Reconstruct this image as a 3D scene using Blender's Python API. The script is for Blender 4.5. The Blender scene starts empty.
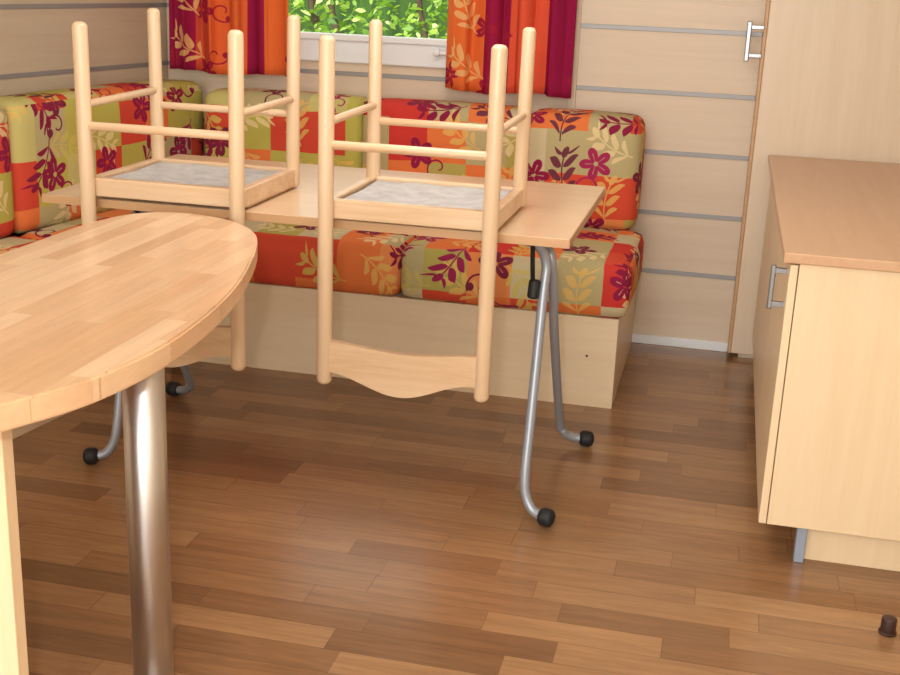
import bpy, bmesh, math, random
from mathutils import Vector, Matrix
random.seed(7)
scene=bpy.context.scene
scene.view_settings.view_transform='Standard'
scene.view_settings.look='None'

# ---------------------------------------------------------------- helpers
def C(r,g,b,a=1.0):
    f=lambda v:(v/255/12.92) if v/255<=0.04045 else ((v/255+0.055)/1.055)**2.4
    return (f(r),f(g),f(b),a)

class E:
    """tiny expression wrapper around Math nodes"""
    def __init__(s,nt,v): s.nt=nt; s.v=v
    def _m(s,op,*a):
        n=s.nt.nodes.new('ShaderNodeMath'); n.operation=op
        for i,x in enumerate(a):
            x=x.v if isinstance(x,E) else x
            if isinstance(x,(int,float)): n.inputs[i].default_value=x
            else: s.nt.links.new(x,n.inputs[i])
        return E(s.nt,n.outputs[0])
    def __add__(s,o): return s._m('ADD',s,o)
    def __radd__(s,o): return s._m('ADD',o,s)
    def __sub__(s,o): return s._m('SUBTRACT',s,o)
    def __rsub__(s,o): return s._m('SUBTRACT',o,s)
    def __mul__(s,o): return s._m('MULTIPLY',s,o)
    def __rmul__(s,o): return s._m('MULTIPLY',o,s)
    def __truediv__(s,o): return s._m('DIVIDE',s,o)
    def floor(s): return s._m('FLOOR',s)
    def fract(s): return s._m('FRACT',s)
    def abs(s): return s._m('ABSOLUTE',s)
    def sin(s): return s._m('SINE',s)
    def cos(s): return s._m('COSINE',s)
    def sqrt(s): return s._m('SQRT',s)
    def atan2(s,o): return s._m('ARCTAN2',s,o)
    def lt(s,o): return s._m('LESS_THAN',s,o)
    def gt(s,o): return s._m('GREATER_THAN',s,o)
    def mx(s,o): return s._m('MAXIMUM',s,o)
    def mn(s,o): return s._m('MINIMUM',s,o)

class M:
    def __init__(s,name,rough=0.5,metal=0.0,spec=0.5):
        s.m=bpy.data.materials.new(name); s.m.use_nodes=True
        s.nt=s.m.node_tree; s.b=s.nt.nodes['Principled BSDF']
        s.b.inputs['Roughness'].default_value=rough
        s.b.inputs['Metallic'].default_value=metal
        s.b.inputs['Specular IOR Level'].default_value=spec
    def node(s,t): return s.nt.nodes.new(t)
    def link(s,a,b): s.nt.links.new(a,b)
    def coords(s,kind='Object'):
        tc=s.node('ShaderNodeTexCoord'); sp=s.node('ShaderNodeSeparateXYZ')
        s.link(tc.outputs[kind],sp.inputs[0])
        return [E(s.nt,o) for o in sp.outputs]
    def comb(s,x,y,z=0.0):
        n=s.node('ShaderNodeCombineXYZ')
        for i,q in enumerate((x,y,z)):
            q=q.v if isinstance(q,E) else q
            if isinstance(q,(int,float)): n.inputs[i].default_value=q
            else: s.link(q,n.inputs[i])
        return n.outputs[0]
    def wn(s,x,y,z=0.0):
        n=s.node('ShaderNodeTexWhiteNoise'); n.noise_dimensions='3D'
        s.link(s.comb(x,y,z),n.inputs['Vector']); return E(s.nt,n.outputs['Value'])
    def noise(s,vec,scale=5,detail=3,rough=.5,dist=0):
        n=s.node('ShaderNodeTexNoise'); s.link(vec,n.inputs['Vector'])
        n.inputs['Scale'].default_value=scale; n.inputs['Detail'].default_value=detail
        n.inputs['Roughness'].default_value=rough; n.inputs['Distortion'].default_value=dist
        return E(s.nt,n.outputs['Fac'])
    def ramp(s,fac,stops,interp='LINEAR'):
        n=s.node('ShaderNodeValToRGB'); n.color_ramp.interpolation=interp
        el=n.color_ramp.elements
        while len(el)<len(stops): el.new(0.5)
        for e,(p,c) in zip(el,stops): e.position=p; e.color=c
        s.link(fac.v,n.inputs[0]); return n.outputs[0]
    def mix(s,fac,a,b,blend='MIX'):
        n=s.node('ShaderNodeMix'); n.data_type='RGBA'; n.blend_type=blend
        for sock,q in ((n.inputs[0],fac),(n.inputs[6],a),(n.inputs[7],b)):
            q=q.v if isinstance(q,E) else q
            if isinstance(q,(int,float,tuple)): sock.default_value=q
            else: s.link(q,sock)
        return n.outputs[2]
    def color(s,c):
        if isinstance(c,tuple): s.b.inputs['Base Color'].default_value=c
        else: s.link(c,s.b.inputs['Base Color'])
        return s
    def bump(s,h,strength=.2,dist=.002):
        n=s.node('ShaderNodeBump'); n.inputs['Strength'].default_value=strength
        n.inputs['Distance'].default_value=dist
        s.link(h.v,n.inputs['Height']); s.link(n.outputs[0],s.b.inputs['Normal'])

def wood(name,c1,c2,axis='x',rough=.4,scale=1.0,amount=1.0):
    m=M(name,rough); x,y,z=m.coords()
    k={'x':(1.2,22,22),'y':(22,1.2,22),'z':(22,22,1.2)}[axis]
    v=m.comb(x*(k[0]*scale),y*(k[1]*scale),z*(k[2]*scale))
    n1=m.noise(v,1.0,5,.6,.6); 
    v2=m.comb(x*(k[0]*scale*4),y*(k[1]*scale*5),z*(k[2]*scale*5))
    n2=m.noise(v2,1.0,2,.5)
    f=n1*.75+n2*.25
    m.color(m.ramp(f,[(0.5-.22/amount,c2),(0.5+.22/amount,c1)]))
    return m.m

def plain(name,c,rough=.5,metal=0.0,spec=.5):
    m=M(name,rough,metal,spec); x,y,z=m.coords()
    n=m.noise(m.comb(x,y,z),30,2)
    m.color(m.mix(n*.12,c,(c[0]*.6,c[1]*.6,c[2]*.6,1)))
    return m.m

def plank_mat(name,axis,w,L,stops,seam_c,rough,seam=.004,grain=.35,gs=1.0,spec=.5):
    m=M(name,rough,0,spec); x,y,z=m.coords()
    a,b=(x,y) if axis=='x' else (y,x)
    row=(b/w).floor()
    u=a/L+m.wn(row,3.1)*7.3
    uw=u+((u*2.1+row*1.7).sin())*.13
    idx=uw.floor()
    r=m.wn(row,idx,1.7)
    base=m.ramp(r,stops)
    off=m.wn(row,idx,9.2)*40
    g=m.noise(m.comb(a*(3*gs)+off,b*(38*gs),z*30),1.0,5,.65,.8)
    g2=m.noise(m.comb(a*(14*gs)+off,b*(160*gs),z*90),1.0,2,.5)
    gg=m.ramp(g*.7+g2*.3,[(.36,(1-grain,1-grain,1-grain,1)),(.62,(1+grain*.35,)*3+(1,))])
    col=m.mix(1.0,base,gg,'MULTIPLY')
    fb=(b/w).fract(); fa=uw.fract()
    s1=(fb.lt(seam/w)).mx(fa.lt(seam*.8/L))
    col=m.mix(s1*.6,col,seam_c)
    m.color(col)
    return m

def cell(m,u,v,size,seed,ox):
    U=u/size+ox; V=v/size+ox*.7
    ci=U.floor(); cj=V.floor()
    r1=m.wn(ci,cj,seed); r2=m.wn(ci,cj,seed+5.3); r3=m.wn(ci,cj,seed+8.9)
    p0=U.fract()-.5; q0=V.fract()-.5
    th=r1*6.283; c=th.cos(); s=th.sin()
    return p0*c+q0*s, q0*c-p0*s, r2, r3

def sprig(m,u,v,size,seed,prob,ox=0.0):
    """curved twig with a few rounded leaves, one per cell"""
    p,q,r2,r3=cell(m,u,v,size,seed,ox)
    q=q+(p*p)*.45-.05
    qa=q.abs()
    sh=p-qa*.75+q*.12
    per=.23
    mm=((sh/per).fract()-.5).abs()*per
    wprof=((qa*(math.pi/.25)).sin())*.088
    leaf=mm.lt(wprof)*qa.lt(.25)*qa.gt(.02)*(sh+.02).abs().lt(.345)
    stem=qa.lt(.013)*p.abs().lt(.46)
    e=(((p-.37)*(p-.37))/(.10*.10)+(q*q)/(.06*.06)).lt(1.0)
    return leaf.mx(stem).mx(e)*r2.lt(prob), r3

def flower(m,u,v,size,seed,prob,ox=0.0):
    """loose five-petalled blossoms with a curling tendril"""
    p,q,r2,r3=cell(m,u,v,size,seed,ox)
    pp=p-.12; qq=q-.08
    r=(pp*pp+qq*qq).sqrt(); a=qq.atan2(pp)
    R=((a*2.5).cos().abs())*.15+.10
    pet=r.lt(R)*r.gt(.035)
    vein=((a*2.5).sin().abs()).lt(.10)*r.lt(.16)
    pet=pet*(1-vein*.9)
    p2=p+.18; q2=q+.15
    r_=(p2*p2+q2*q2).sqrt(); a_=q2.atan2(p2)
    sp=(r_-(a_+3.1416)*.030-.03).abs().lt(.014)
    bud=(((p2+.16)*(p2+.16))+((q2-.05)*(q2-.05))).lt(.0036)
    return pet.mx(sp).mx(bud)*r2.lt(prob), r3

def fabric(name,stops,size=.145,light=1.0):
    m=M(name,.9,0,.15); u,v,_=m.coords('UV')
    wv=m.noise(m.comb(u,v),9,1)*.012
    cu=((u+wv)/size).floor(); cv=((v+wv)/(size*1.05)).floor()
    r=m.wn(cu,cv,2.2)
    col=m.ramp(r,stops,'CONSTANT')
    k2,a2=sprig(m,u,v,.19,23.0,.62,.5)
    c2=m.ramp(a2,[(0,C(228,188,104)),(.45,C(234,212,160)),(.78,C(206,190,96))],'CONSTANT')
    col=m.mix(k2*.75,col,c2)
    k3,a3=flower(m,u,v,.235,61.0,.5,.27)
    c1=m.ramp(a3,[(0,C(146,32,72)),(.6,C(122,42,66)),(.85,C(166,46,88))],'CONSTANT')
    col=m.mix(k3,col,c1)
    k1,a1=sprig(m,u,v,.20,11.0,.36)
    c1=m.ramp(a1,[(0,C(138,34,66)),(.6,C(114,58,70)),(.85,C(156,42,84))],'CONSTANT')
    col=m.mix(k1,col,c1)
    w=m.noise(m.comb(u,v),420,1)
    m.bump(w,.15,.001)
    m.color(col); return m.m

def curtain_mat(name,stops):
    m=M(name,.9,0,.1); u,v,_=m.coords('UV')
    band=m.ramp(u+(v*0.0),stops,'CONSTANT')
    k1,a1=sprig(m,u*.55,v,.19,31.0,.6)
    k2,a2=flower(m,u*.55,v,.20,47.0,.45,.5)
    col=m.mix(k2,band,C(160,34,62))
    col=m.mix(k1*.8,col,C(232,184,120))
    m.color(col)
    return m.m

# ---- mesh helpers
def root(name,loc=(0,0,0),rotz=0.0):
    e=bpy.data.objects.new(name,None); e.location=loc; e.rotation_euler=(0,0,rotz)
    e.empty_display_size=.1
    scene.collection.objects.link(e); return e
def link(name,me,mat,parent=None,smooth=False):
    o=bpy.data.objects.new(name,me); scene.collection.objects.link(o)
    if mat: me.materials.append(mat)
    if parent: o.parent=parent
    if smooth:
        for p in me.polygons: p.use_smooth=True
    return o
def box(name,x0,x1,y0,y1,z0,z1,mat,parent=None,bev=.002,seg=2):
    bm=bmesh.new(); bmesh.ops.create_cube(bm,size=1)
    for v in bm.verts:
        v.co=Vector(((x0+x1)/2+v.co.x*(x1-x0),(y0+y1)/2+v.co.y*(y1-y0),(z0+z1)/2+v.co.z*(z1-z0)))
    if bev: bmesh.ops.bevel(bm,geom=bm.edges[:],offset=bev,segments=seg,profile=.5,affect='EDGES')
    me=bpy.data.meshes.new(name); bm.to_mesh(me); bm.free()
    return link(name,me,mat,parent)
def revolve(bm,p0,p1,prof,seg=20):
    p0=Vector(p0); p1=Vector(p1); ax=(p1-p0).normalized()
    q=ax.to_track_quat('Z','Y').to_matrix()
    rings=[]
    for t,r in prof:
        c=p0+ax*t
        if r<1e-5: rings.append([bm.verts.new(c)])
        else: rings.append([bm.verts.new(c+q@Vector((math.cos(a)*r,math.sin(a)*r,0))) for a in [2*math.pi*i/seg for i in range(seg)]])
    for A,B in zip(rings,rings[1:]):
        if len(A)==1 and len(B)==1: continue
        for i in range(seg):
            j=(i+1)%seg
            if len(A)==1: bm.faces.new((A[0],B[j],B[i]))
            elif len(B)==1: bm.faces.new((A[i],A[j],B[0]))
            else: bm.faces.new((A[i],A[j],B[j],B[i]))
def rod(name,p0,p1,r,mat,parent=None,round_=.5,seg=20,taper=None):
    L=(Vector(p1)-Vector(p0)).length; h=r*round_
    prof=[(0,0)]
    for k in range(1,6):
        a=k/5*math.pi/2; prof.append((h*(1-math.cos(a)),r*(.25+.75*math.sin(a)) if k<5 else r))
    prof+= [(L*.5,r)]
    for k in range(5,0,-1):
        a=k/5*math.pi/2; prof.append((L-h*(1-math.cos(a)),r*(.25+.75*math.sin(a)) if k<5 else r))
    prof.append((L,0))
    if taper: prof=[(t,q*(1+(taper-1)*(t/L))) for t,q in prof]
    bm=bmesh.new(); revolve(bm,p0,p1,prof,seg)
    bmesh.ops.recalc_face_normals(bm,faces=bm.faces[:])
    me=bpy.data.meshes.new(name); bm.to_mesh(me); bm.free()
    return link(name,me,mat,parent,True)
def catmull(pts,n=8,closed=False):
    P=[Vector(p) for p in pts]; out=[]
    N=len(P); rng=range(N if closed else N-1)
    for i in rng:
        if closed: a,b,c,d=P[(i-1)%N],P[i],P[(i+1)%N],P[(i+2)%N]
        else: a,b,c,d=P[max(i-1,0)],P[i],P[i+1],P[min(i+2,N-1)]
        for k in range(n):
            t=k/n
            out.append(.5*((2*b)+(c-a)*t+(2*a-5*b+4*c-d)*t*t+(3*b-a-3*c+d)*t**3))
    if not closed: out.append(P[-1])
    return out
def tube(name,pts,r,mat,parent=None,seg=16,n=8):
    path=catmull(pts,n); bm=bmesh.new(); rings=[]
    prev=None
    for i,p in enumerate(path):
        t=(path[min(i+1,len(path)-1)]-path[max(i-1,0)]).normalized()
        if prev is None:
            s=t.cross(Vector((.3,1,.2))).normalized()
        else: s=(prev-t*prev.dot(t)).normalized()
        prev=s; w=t.cross(s)
        rings.append([bm.verts.new(p+(s*math.cos(a)+w*math.sin(a))*r) for a in [2*math.pi*k/seg for k in range(seg)]])
    for A,B in zip(rings,rings[1:]):
        for k in range(seg):
            bm.faces.new((A[k],A[(k+1)%seg],B[(k+1)%seg],B[k]))
    bm.faces.new(rings[0][::-1]); bm.faces.new(rings[-1])
    bmesh.ops.recalc_face_normals(bm,faces=bm.faces[:])
    me=bpy.data.meshes.new(name); bm.to_mesh(me); bm.free()
    return link(name,me,mat,parent,True)
def cushion(name,x0,x1,y0,y1,z0,z1,mat,parent=None,r=.035,puff=.012,uo=0.0,vo=0.0):
    """soft upholstered block with rounded edges, gentle puff and box UVs in metres"""
    sx,sy,sz=x1-x0,y1-y0,z1-z0; st=.03
    bm=bmesh.new(); bmesh.ops.create_cube(bm,size=1)
    for v in bm.verts: v.co=Vector((v.co.x*sx,v.co.y*sy,v.co.z*sz))
    for ax,l in ((0,sx),(1,sy),(2,sz)):
        n=max(4,int(l/st))
        for k in range(1,n):
            d=-l/2+l*k/n; nor=[0,0,0]; nor[ax]=1; co=[0,0,0]; co[ax]=d
            bmesh.ops.bisect_plane(bm,geom=bm.verts[:]+bm.edges[:]+bm.faces[:],plane_co=co,plane_no=nor)
    h=Vector((sx/2,sy/2,sz/2))
    bm.faces.ensure_lookup_table()
    uvl=bm.loops.layers.uv.new('UVMap')
    for f in bm.faces:
        n=f.normal
        for lp in f.loops:
            c=lp.vert.co
            if abs(n.z)>.5: uv=(c.x+uo,c.y+h.y+vo+h.z)
            elif abs(n.y)>.5: uv=(c.x+uo,c.z+vo)
            else: uv=(h.x*(1 if n.x>0 else -1)+(c.y+h.y)*(1 if n.x>0 else -1)+uo,c.z+vo)
            lp[uvl].uv=uv
    for v in bm.verts:
        c=v.co.copy()
        inner=Vector([max(-(h[i]-r),min(h[i]-r,c[i])) for i in range(3)])
        d=c-inner
        if d.length>1e-6:
            dd=d.normalized()*max(abs(d.x),abs(d.y),abs(d.z))
            c=inner+dd
        a=[1-min(1,abs(c[i])/h[i])**2 for i in range(3)]
        c.z+=math.copysign(puff,c.z)*(a[0]*a[1])**.5 if abs(c.z)>h.z-r else 0
        c.y+=math.copysign(puff,c.y)*(a[0]*a[2])**.5 if abs(c.y)>h.y-r else 0
        c.x+=math.copysign(puff*.6,c.x)*(a[1]*a[2])**.5 if abs(c.x)>h.x-r else 0
        v.co=c+Vector(((x0+x1)/2,(y0+y1)/2,(z0+z1)/2))
    me=bpy.data.meshes.new(name); bm.to_mesh(me); bm.free()
    return link(name,me,mat,parent,True)

# ---------------------------------------------------------------- materials
maple=wood('maple_laminate',C(228,208,182),C(218,195,167),'z',.38)
maple_h=wood('maple_laminate_horizontal',C(237,216,184),C(227,202,166),'x',.38)
maple_wall=wood('maple_wall_panel',C(223,204,180),C(213,191,165),'x',.42)
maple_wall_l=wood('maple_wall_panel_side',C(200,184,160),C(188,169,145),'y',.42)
maple_cab=wood('maple_cabinet_side',C(236,212,176),C(228,200,160),'z',.35)
counter_top=wood('beech_counter_top',C(208,169,134),C(197,154,117),'y',.3)
table_lam=wood('beech_table_laminate',C(226,196,160),C(216,182,144),'x',.28)
edge_band=wood('beech_edge_band',C(206,164,120),C(188,145,103),'x',.4)
chair_wood=wood('beech_chair_wood',C(226,198,164),C(211,178,141),'z',.32)
chair_wood_h=wood('beech_chair_wood_rail',C(228,198,164),C(206,168,127),'x',.3,1.0,1.3)
steel=plain('brushed_steel',C(206,203,200),.34,1.0)
handle_m=plain('satin_nickel_handle',C(150,152,156),.3,.85)
silver=plain('silver_lacquered_tube',C(162,168,178),.35,.35)
strip_g=plain('grey_aluminium_strip',C(150,147,146),.4,.3)
alu=plain('grey_aluminium_foot',C(160,172,190),.4,.3)
white=plain('white_pvc',C(235,238,240),.35)
rubber=plain('black_rubber',C(28,28,30),.6)
dark=plain('dark_brown_plastic',C(62,38,30),.5)
ceil_m=plain('white_ceiling',C(238,238,235),.7)
under=M('seat_underside_lining',.95,0,.1); _x,_y,_z=under.coords()
_n=under.noise(under.comb(_x,_y,_z),22,5,.65)
under.color(under.ramp(_n,[(.35,C(176,171,167)),(.65,C(198,194,190))])); under=under.m

floor_m=plank_mat('laminate_plank_floor','x',.082,.44,
   [(0.0,C(128,92,62)),(.3,C(145,106,72)),(.55,C(155,115,79)),(.8,C(168,127,88)),(1.0,C(137,98,66))],C(86,60,40),.23,.0018,.22,spec=.5).m
butcher=plank_mat('butcher_block_beech','y',.042,.36,
   [(0.0,C(208,165,124)),(.4,C(219,180,141)),(.7,C(230,195,157)),(1.0,C(212,168,126))],C(186,140,100),.28,.001,.10).m

FAB=[(0.0,C(212,80,56)),(.24,C(228,124,68)),(.44,C(186,172,126)),(.60,C(206,62,54)),(.74,C(204,190,152)),(.86,C(182,170,92)),(.92,C(230,142,84))]
fab=fabric('patchwork_leaf_fabric',FAB)
FAB2=[(0.0,C(188,180,88)),(.28,C(228,124,68)),(.44,C(208,76,56)),(.62,C(186,172,126)),(.82,C(200,190,120))]
fab2=fabric('patchwork_leaf_fabric_green',FAB2)
cur_l=curtain_mat('curtain_fabric_a',[(0,C(152,28,68)),(.22,C(204,78,52)),(.36,C(224,104,54)),(.66,C(152,28,68)),(.8,C(226,110,54))])
cur_r=curtain_mat('curtain_fabric_b',[(0,C(226,110,54)),(.30,C(152,28,68)),(.50,C(222,88,60)),(.78,C(146,26,68))])

# ---------------------------------------------------------------- room shell
XL,XR,YB,YF=-3.2,.86,4.47,-1.6
ZC=2.15
box('floor',XL,XR+.05,YF,YB+.05,-.05,0,floor_m,None,0)
box('ceiling',XL,XR+.05,YF,YB+.05,ZC,ZC+.05,ceil_m,None,0)
WX0,WX1,WZ0,WZ1=-2.0,-.72,1.085,1.80
wb=root('wall_back')
box('panel_below',-2.25,XR,YB,YB+.05,0,WZ0,maple_wall,wb,0)
box('panel_above',-2.25,XR,YB,YB+.05,WZ1,ZC,maple_wall,wb,0)
box('panel_west',-2.25,WX0,YB,YB+.05,WZ0,WZ1,maple_wall,wb,0)
box('panel_east',WX1,XR,YB,YB+.05,WZ0,WZ1,maple_wall,wb,0)
lv=[.285,.507,.73,.945,1.165,1.385,1.605,1.825]
for i,z in enumerate(lv):
    if z<WZ0 or z>WZ1:
        box('groove_strip_%d'%i,-2.17,.09,YB-.004,YB+.001,z-.008,z+.008,strip_g,wb,.001)
    else:
        box('groove_strip_%da'%i,-2.17,WX0-.04,YB-.004,YB+.001,z-.008,z+.008,strip_g,wb,.001)
        box('groove_strip_%db'%i,WX1+.04,.09,YB-.004,YB+.001,z-.008,z+.008,strip_g,wb,.001)
box('trim_1',-.58,-.55,YB-.012,YB,.5,ZC,maple_wall,None,.002)
box('baseboard_back',-.3,.09,YB-.014,YB,0,.035,white,None,.003)
ang=-math.atan2(.15,.98)
Lc=(-2.17,4.47,0)
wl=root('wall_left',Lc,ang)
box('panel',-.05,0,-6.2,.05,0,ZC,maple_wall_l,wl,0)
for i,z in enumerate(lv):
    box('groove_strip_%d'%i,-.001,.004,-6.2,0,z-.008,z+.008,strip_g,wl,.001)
box('wall_right',XR,XR+.05,YF,YB+.05,0,ZC,maple_wall,None,0)

win=root('window_1')
box('frame_bottom',WX0-.04,WX1+.04,YB-.02,YB+.05,WZ0-.10,WZ0,white,win,.006)
box('frame_sill',WX0-.05,WX1+.05,YB-.035,YB+.02,WZ0-.018,WZ0+.006,white,win,.005)
box('frame_top',WX0-.04,WX1+.04,YB-.02,YB+.05,WZ1,WZ1+.05,white,win,.006)
box('frame_left',WX0-.04,WX0,YB-.02,YB+.05,WZ0,WZ1,white,win,.006)
box('frame_right',WX1,WX1+.04,YB-.02,YB+.05,WZ0,WZ1,white,win,.006)
box('latch',-1.07,-.97,YB-.05,YB-.036,1.035,1.05,white,win,.005)
rod('latch_knob',(-1.07,YB-.06,1.043),(-1.07,YB-.02,1.043),.014,white,win)

def curtain(name,x0,x1,y,z0,z1,mat,folds,ph):
    me=bpy.data.meshes.new(name); bm=bmesh.new(); uvl=bm.loops.layers.uv.new('UVMap')
    nx,nz=120,24; g=[]
    for j in range(nz+1):
        row=[]
        for i in range(nx+1):
            s=i/nx; t=j/nz
            amp=.020+.006*t
            yy=y+amp*math.sin(s*folds*2*math.pi+ph+.5*math.sin(3*t))+.008*math.sin(s*folds*4.3*math.pi+1+ph)
            xx=x0+(x1-x0)*s+.006*math.sin(s*folds*4*math.pi)
            row.append(bm.verts.new((xx,yy,z0+(z1-z0)*t+.006*math.sin(s*9+ph)*(1-t))))
        g.append(row)
    for j in range(nz):
        for i in range(nx):
            f=bm.faces.new((g[j][i],g[j][i+1],g[j+1][i+1],g[j+1][i]))
            for lp,(a,b) in zip(f.loops,((i,j),(i+1,j),(i+1,j+1),(i,j+1))):
                lp[uvl].uv=(a/nx,(z1-z0)*b/nz)
    bm.to_mesh(me); bm.free()
    o=link(name,me,mat,None,True)
    md=o.modifiers.new('thick','SOLIDIFY'); md.thickness=.002
    return o
curtain('curtain',-2.13,-1.63,4.385,.925,1.85,cur_l,4.5,.4)
curtain('curtain.001',-1.03,-.56,4.385,.915,1.85,cur_r,4.0,1.7)
rod('curtain_rod',(-2.14,4.40,1.86),(-.52,4.40,1.86),.012,white,None)

# outside foliage
leafm=M('tree_leaves',.5,0,.4); geo=leafm.node('ShaderNodeNewGeometry')
rr=E(leafm.nt,geo.outputs['Random Per Island'])
leafm.color(leafm.ramp(rr,[(0,C(54,92,28)),(.4,C(104,146,46)),(.8,C(164,196,78)),(1,C(220,236,160))]))
tr=leafm.node('ShaderNodeBsdfTranslucent'); tr.inputs[0].default_value=C(156,198,66)
ad=leafm.node('ShaderNodeMixShader'); ad.inputs[0].default_value=.35
leafm.link(leafm.b.outputs[0],ad.inputs[1]); leafm.link(tr.outputs[0],ad.inputs[2])
leafm.link(ad.outputs[0],leafm.nt.nodes['Material Output'].inputs[0]); leafm=leafm.m
bark=wood('tree_bark',C(96,78,58),C(60,46,34),'z',.9)
tree=root('tree_hedge')
bm=bmesh.new()
for _ in range(14000):
    c=Vector((random.uniform(-4.6,1.0),random.uniform(6.2,8.6),random.uniform(-.1,1.75+.15*random.random())))
    s=random.uniform(.02,.045)
    R=Matrix.Rotation(random.uniform(0,6.28),3,'Z')@Matrix.Rotation(random.uniform(-1.2,1.2),3,'X')@Matrix.Rotation(random.uniform(-1,1),3,'Y')
    P=[(-1,0,0),(-.5,.38,.05),(.2,.42,.05),(1,0,-.1),(.2,-.42,.05),(-.5,-.38,.05)]
    vs=[bm.verts.new(c+R@(Vector(p)*s)) for p in P]
    bm.faces.new(vs)
me=bpy.data.meshes.new('leaves'); bm.to_mesh(me); bm.free(); link('leaves',me,leafm,tree)
for i in range(12):
    x=-4.3+i*.45+random.uniform(-.1,.1); y=random.uniform(6.8,8.2)
    tube('stem_%d'%i,[(x,y,-.5),(x+.1,y,.6),(x-.05,y+.1,1.2),(x+.15,y,1.75)],random.uniform(.012,.03),bark,tree,8,4)
box('garden_ground',-12,8,4.6,22,-.62,-.55,plain('grass_ground',C(90,120,50),.9),None,0)
box('hedge_backdrop',-9,6,9.4,9.6,-.55,2.0,wood('hedge_deep_green',C(74,108,40),C(30,52,18),'z',.9,.4),None,0)

# ---------------------------------------------------------------- corner bench
bench=root('corner_bench')
box('base_front_panel',-1.76,-.268,3.68,3.70,.0,.30,maple_h,bench,.001)
box('base_end_panel',-.288,-.268,3.7005,4.46,.0,.30,maple_h,bench,.001)
box('base_top_board',-1.95,-.29,3.702,4.46,.28,.299,maple_h,bench,.001)
for x in(-1.25,-.36):
    rod('screw_cap_%d'%int(-x*10),(x,3.682,.17),(x,3.677,.17),.004,dark,bench)
cushion('seat_cushion_a',-1.66,-.99,3.665,4.26,.302,.475,fab,bench,.03,.010,0.3,0.04)
cushion('seat_cushion_b',-.985,-.245,3.665,4.26,.302,.475,fab,bench,.03,.010,1.3,0.04)
cushion('back_cushion_a',-1.93,-1.31,4.25,4.44,.47,.865,fab2,bench,.04,.012,2.2,.3)
cushion('back_cushion_b',-1.305,-.70,4.25,4.44,.47,.865,fab,bench,.04,.012,4.1,.3)
cushion('back_cushion_c',-.695,-.285,4.22,4.44,.47,.865,fab,bench,.045,.012,6.35,.3)
side=root('side_run',Lc,ang); side.parent=bench
box('side_front_panel',.50,.52,-2.3,-.78,0,.30,maple_h,side,.002)
box('side_top_board',.02,.50,-2.3,-.05,.28,.298,maple_h,side,.002)
cushion('side_seat_cushion_a',.16,.535,-1.10,-.22,.302,.475,fab,side,.03,.010,8.2,1.1)
cushion('side_seat_cushion_b',.16,.535,-2.25,-1.11,.302,.475,fab,side,.03,.010,9.9,1.1)
cushion('side_back_cushion_a',.012,.19,-1.10,-.03,.47,.885,fab2,side,.04,.012,3.3,5.3)
cushion('side_back_cushion_b',.012,.19,-2.25,-1.11,.47,.885,fab2,side,.04,.012,5.7,7.3)

# ---------------------------------------------------------------- folding table
TX0,TX1,TY0,TY1=-1.665,-.325,2.70,3.48
ft=root('folding_table')
box('table_top',TX0,TX1,TY0,TY1,.728,.75,table_lam,ft,.002)
box('edge_band_front',TX0,TX1,TY0-.002,TY0+.001,.729,.749,edge_band,ft,0)
box('edge_band_right',TX1-.001,TX1+.002,TY0,TY1,.729,.749,edge_band,ft,0)
r=.0125
for sgn,xb,tag in ((1,-.405,'right'),(-1,-1.53,'left')):
    X=lambda d: xb+sgn*d
    tube('leg_near_'+tag,[(X(-.30),2.86,.705),(X(-.12),2.88,.705),(X(-.03),2.90,.69),(X(0),2.92,.64),(X(0),2.90,.55),(X(0),2.82,.25),(X(0),2.785,.12),(X(.008),2.775,.065),(X(.03),2.765,.032),(X(.06),2.755,.026)],r,silver,ft)
    tube('leg_far_'+tag,[(X(-.30),2.99,.705),(X(-.10),2.98,.70),(X(-.01),2.97,.67),(X(.012),2.97,.60),(X(.016),3.05,.42),(X(.02),3.27,.10),(X(.03),3.30,.05),(X(.055),3.315,.03),(X(.09),3.325,.026)],r,silver,ft)
    rod('foot_cap_near_'+tag,(X(.045),2.758,.027),(X(.085),2.748,.024),.0235,rubber,ft,.6)
    rod('foot_cap_far_'+tag,(X(.075),3.322,.027),(X(.118),3.332,.024),.0235,rubber,ft,.6)
    tube('leg_brace_'+tag,[(X(-.03),2.88,.69),(X(-.032),2.91,.63),(X(-.03),2.93,.56)],.006,rubber,ft)
    rod('leg_lock_'+tag,(X(-.022),2.90,.600),(X(-.024),2.89,.550),.015,rubber,ft)
box('under_rail_front',TX0+.2,TX1-.2,2.84,2.87,.705,.728,silver,ft,.003)
box('under_rail_back',TX0+.2,TX1-.2,3.28,3.31,.705,.728,silver,ft,.003)

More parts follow.
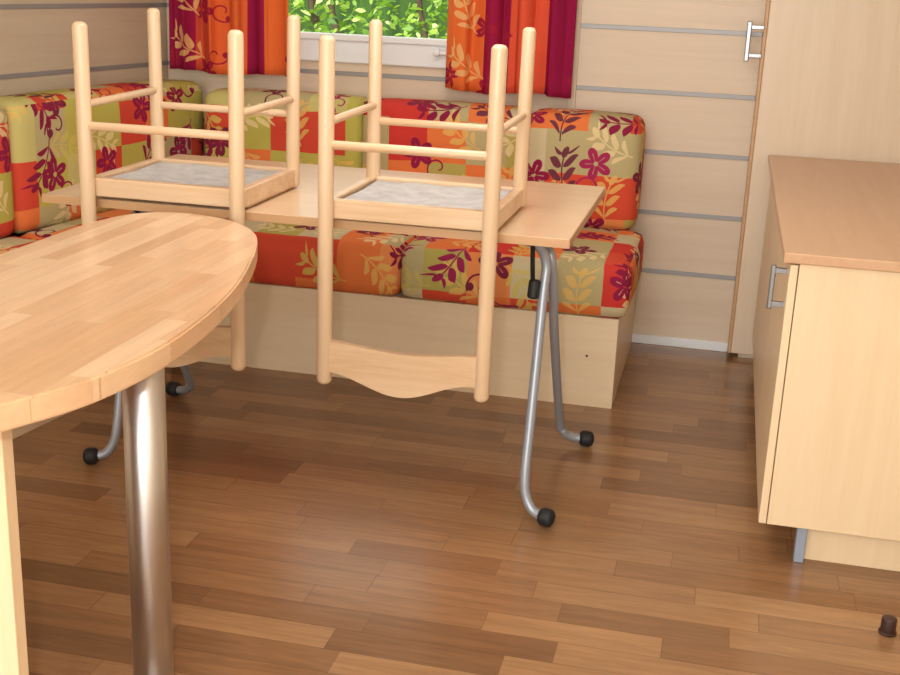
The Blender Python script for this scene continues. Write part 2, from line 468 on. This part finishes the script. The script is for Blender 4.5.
# ---------------------------------------------------------------- upturned chairs
def chair(name,cx,dy=0.0):
    e=root(name); hw=.196
    yF,yR=2.645+dy,3.03+dy
    for s,t in((-1,'l'),(1,'r')):
        rod('back_post_'+t,(cx+s*hw,yF,.352),(cx+s*(hw+.002),yF,1.18),.0185,chair_wood,e,.7)
        rod('front_leg_'+t,(cx+s*hw,yR,.753),(cx+s*(hw+.002),yR,1.205),.0185,chair_wood,e,.7,taper=.92)
        rod('side_stretcher_'+t,(cx+s*hw,yF,.985),(cx+s*hw,yR,.99),.0095,chair_wood,e,.3)
        box('seat_rail_'+t,cx+s*hw-.012,cx+s*hw+.012,yF+.01,yR,.760,.806,chair_wood_h,e,.004)
    rod('back_stretcher',(cx-hw,yF,.935),(cx+hw,yF,.935),.0105,chair_wood_h,e,.3)
    rod('front_stretcher',(cx-hw,yR,.95),(cx+hw,yR,.95),.0095,chair_wood_h,e,.3)
    box('seat_rail_back',cx-hw,cx+hw,yF+.012,yF+.036,.760,.806,chair_wood_h,e,.004)
    box('seat_rail_front',cx-hw,cx+hw,yR-.012,yR+.012,.760,.806,chair_wood_h,e,.004)
    box('seat_pad',cx-hw-.005,cx+hw+.005,yF+.06,yR+.02,.751,.772,chair_wood_h,e,.008,3)
    bm=bmesh.new(); n=14; g=[]
    for j in range(n+1):
        row=[]
        for i in range(n+1):
            a=i/n; b=j/n
            x=cx-hw+.02+(2*hw-.04)*a; y=yF+.036+(yR-yF-.05)*b
            z=.797-.010*math.sin(a*math.pi)*math.sin(b*math.pi)+.0015*math.sin(a*17+b*9)
            row.append(bm.verts.new((x,y,z)))
        g.append(row)
    for j in range(n):
        for i in range(n): bm.faces.new((g[j][i],g[j][i+1],g[j+1][i+1],g[j+1][i]))
    me=bpy.data.meshes.new('seat_lining'); bm.to_mesh(me); bm.free(); link('seat_lining',me,under,e,True)
    bm=bmesh.new(); n=40; F=[];B=[]
    for i in range(n+1):
        a=i/n; x=cx-hw+2*hw*a; k=math.sin(a*math.pi)
        zt=.465-.020*k**1.5
        zb=.388-.052*(k**2.2)-.004*math.sin(a*2*math.pi)
        y=yF-.004+.018*k
        F.append([bm.verts.new((x,y-.009,zb+(zt-zb)*q)) for q in(0,.04,.5,.96,1)])
        B.append([bm.verts.new((x,y+.009,zb+(zt-zb)*q)) for q in(0,.04,.5,.96,1)])
    for i in range(n):
        for q in range(4):
            bm.faces.new((F[i][q],F[i+1][q],F[i+1][q+1],F[i][q+1]))
            bm.faces.new((B[i][q],B[i][q+1],B[i+1][q+1],B[i+1][q]))
        bm.faces.new((F[i][0],B[i][0],B[i+1][0],F[i+1][0]))
        bm.faces.new((F[i][4],F[i+1][4],B[i+1][4],B[i][4]))
    me=bpy.data.meshes.new('crest_rail'); bm.to_mesh(me); bm.free()
    link('crest_rail',me,chair_wood_h,e)
    return e
chair('dining_chair',-.697)
chair('dining_chair.001',-1.322,.022)

# ---------------------------------------------------------------- oval peninsula table
pt=root('oval_dining_table')
out=catmull([(-.90,1.33,0),(-.84,1.48,0),(-.82,1.70,0),(-.86,2.03,0),(-.97,2.41,0),(-1.07,2.56,0),(-1.19,2.62,0),(-1.29,2.615,0),(-1.355,2.55,0),(-1.385,2.42,0),(-1.39,2.25,0),(-1.39,2.05,0),(-1.39,1.6,0),(-1.39,1.1,0),(-1.33,1.0,0),(-1.2,.99,0),(-1.05,1.08,0),(-.96,1.2,0)],8,True)
bm=bmesh.new()
f=bm.faces.new([bm.verts.new((p.x,p.y,.71)) for p in out])
bm.normal_update()
if f.normal.z>0: f.normal_flip()
ex=bmesh.ops.extrude_face_region(bm,geom=[f])
for v in [q for q in ex['geom'] if isinstance(q,bmesh.types.BMVert)]: v.co.z=.75
bmesh.ops.recalc_face_normals(bm,faces=bm.faces[:])
ed=[e for e in bm.edges if abs(e.verts[0].co.z-e.verts[1].co.z)<1e-5]
bmesh.ops.bevel(bm,geom=ed,offset=.004,segments=2,affect='EDGES')
me=bpy.data.meshes.new('butcher_top'); bm.to_mesh(me); bm.free(); link('butcher_top',me,butcher,pt)
cx,cy=-.908,1.745
rod('steel_column',(cx,cy,0.012),(cx,cy,.709),.0355,steel,pt,.05,40)
rod('column_floor_flange',(cx,cy,0),(cx,cy,.014),.06,steel,pt,.1,40)
rod('column_top_flange',(cx,cy,.700),(cx,cy,.711),.05,steel,pt,.1,40)
box('support_panel',-1.38,-.95,1.40,1.428,0,.709,maple_cab,pt,.002)

# ---------------------------------------------------------------- low sideboard
sb=root('kitchen_base_cabinet'); K=.006
box('carcass',.185+K,.84,2.742,4.36,.10,.738,maple_cab,sb,.001)
box('end_panel',.185+K,.84,2.722,2.741,.10,.738,maple_cab,sb,.001)
box('worktop',.148+K,.85,2.705,4.37,.738,.762,counter_top,sb,.003)
for i,(a,b) in enumerate(((2.722,3.26),(3.265,3.81),(3.815,4.355))):
    box('door_%d'%i,.165+K,.183+K,a,b,.10,.732,maple_cab,sb,.002)
for i,y in enumerate((2.80,)):
    box('handle_bar_%d'%i,.128+K,.140+K,y,y+.014,.605,.71,handle_m,sb,.003)
    box('handle_post_a_%d'%i,.138+K,.166+K,y,y+.014,.612,.624,handle_m,sb,.001)
    box('handle_post_b_%d'%i,.138+K,.166+K,y,y+.014,.692,.704,handle_m,sb,.001)
box('plinth',.275+K,.84,2.77,4.34,0.0,.0995,maple_cab,sb,.001)
box('plinth_corner',.258+K,.282+K,2.745,2.78,0,.0995,alu,sb,.002)
box('plinth_corner_far',.195,.215,4.02,4.05,0,.0995,alu,sb,.002)

# ---------------------------------------------------------------- tall wardrobe
tw=root('wardrobe')
box('front_panel',.102,.86,4.385,4.405,.02,ZC-.01,maple,tw,.003)
box('side_edge',.09,.1015,4.385,4.465,.02,ZC-.01,edge_band,tw,.002)
box('wardrobe_plinth',.13,.86,4.41,4.46,0,.03,maple,tw,0)
box('handle_bar',.034,.050,4.375,4.39,1.075,1.21,handle_m,tw,.003)
box('handle_post_a',.046,.091,4.378,4.39,1.09,1.102,handle_m,tw,.001)
box('handle_post_b',.046,.091,4.378,4.39,1.185,1.197,handle_m,tw,.001)

ds=root('door_stop')
rod('stop_body',(.45,2.46,0),(.45,2.46,.040),.016,dark,ds,.3)
rod('stop_base',(.45,2.46,0),(.45,2.46,.008),.019,dark,ds,.3)

# ---------------------------------------------------------------- light
w=bpy.data.worlds.new('World'); scene.world=w; w.use_nodes=True
bg=w.node_tree.nodes['Background']; sky=w.node_tree.nodes.new('ShaderNodeTexSky')
sky.sky_type='NISHITA'; sky.sun_disc=False; sky.sun_elevation=math.radians(50); sky.sun_rotation=math.radians(270)
sky.dust_density=4
mx=w.node_tree.nodes.new('ShaderNodeMix'); mx.data_type='RGBA'; mx.inputs[0].default_value=.85
w.node_tree.links.new(sky.outputs[0],mx.inputs[6]); mx.inputs[7].default_value=(2.3,2.4,2.0,1)
w.node_tree.links.new(mx.outputs[2],bg.inputs[0]); bg.inputs[1].default_value=.75
def lamp(name,typ,loc,target,energy,size=None,color=(1,1,1),sy=None):
    l=bpy.data.lights.new(name,typ); l.energy=energy; l.color=color
    if typ=='AREA':
        l.size=size
        if sy: l.shape='RECTANGLE'; l.size_y=sy
    elif typ=='SUN': l.angle=.01
    else: l.shadow_soft_size=size
    o=bpy.data.objects.new(name,l); scene.collection.objects.link(o); o.location=loc
    o.rotation_euler=(Vector(target)-Vector(loc)).to_track_quat('-Z','Y').to_euler()
    return o
lamp('sun','SUN',(-4,1,8),(-1.5,7,0),6,color=(1,.97,.9))
lamp('rear_fill','AREA',(-.7,-1.5,1.35),(-.7,3,.7),55,2.2,(1,1,1),1.6)  # added fill behind the camera for ambient light, no patio door modelled
lamp('overhead_fill','AREA',(-.6,2.6,2.12),(-.6,2.6,0),17,.7,(1,.99,.97))  # added soft fill from above to brighten the room, no fixture there
lamp('camera_flash','POINT',(-.10,0.02,1.50),(-.5,3,.7),50,.025,(1,.99,.98))

# ---------------------------------------------------------------- camera
p,rl,yw=math.radians(16.79),math.radians(2.40),math.radians(12.43)
fw=Vector((-math.sin(yw)*math.cos(p),math.cos(yw)*math.cos(p),-math.sin(p)))
right=Vector((math.cos(yw),math.sin(yw),0)); down=fw.cross(right)
r2=right*math.cos(rl)-down*math.sin(rl)
d2=down*math.cos(rl)+right*math.sin(rl)
cam=bpy.data.cameras.new('camera'); cam.lens=48; cam.sensor_width=36; cam.clip_start=.02
co=bpy.data.objects.new('camera',cam); scene.collection.objects.link(co)
mt=Matrix((( r2.x,-d2.x,-fw.x,0),(r2.y,-d2.y,-fw.y,0),(r2.z,-d2.z,-fw.z,1.32),(0,0,0,1)))
co.matrix_world=mt
scene.camera=co
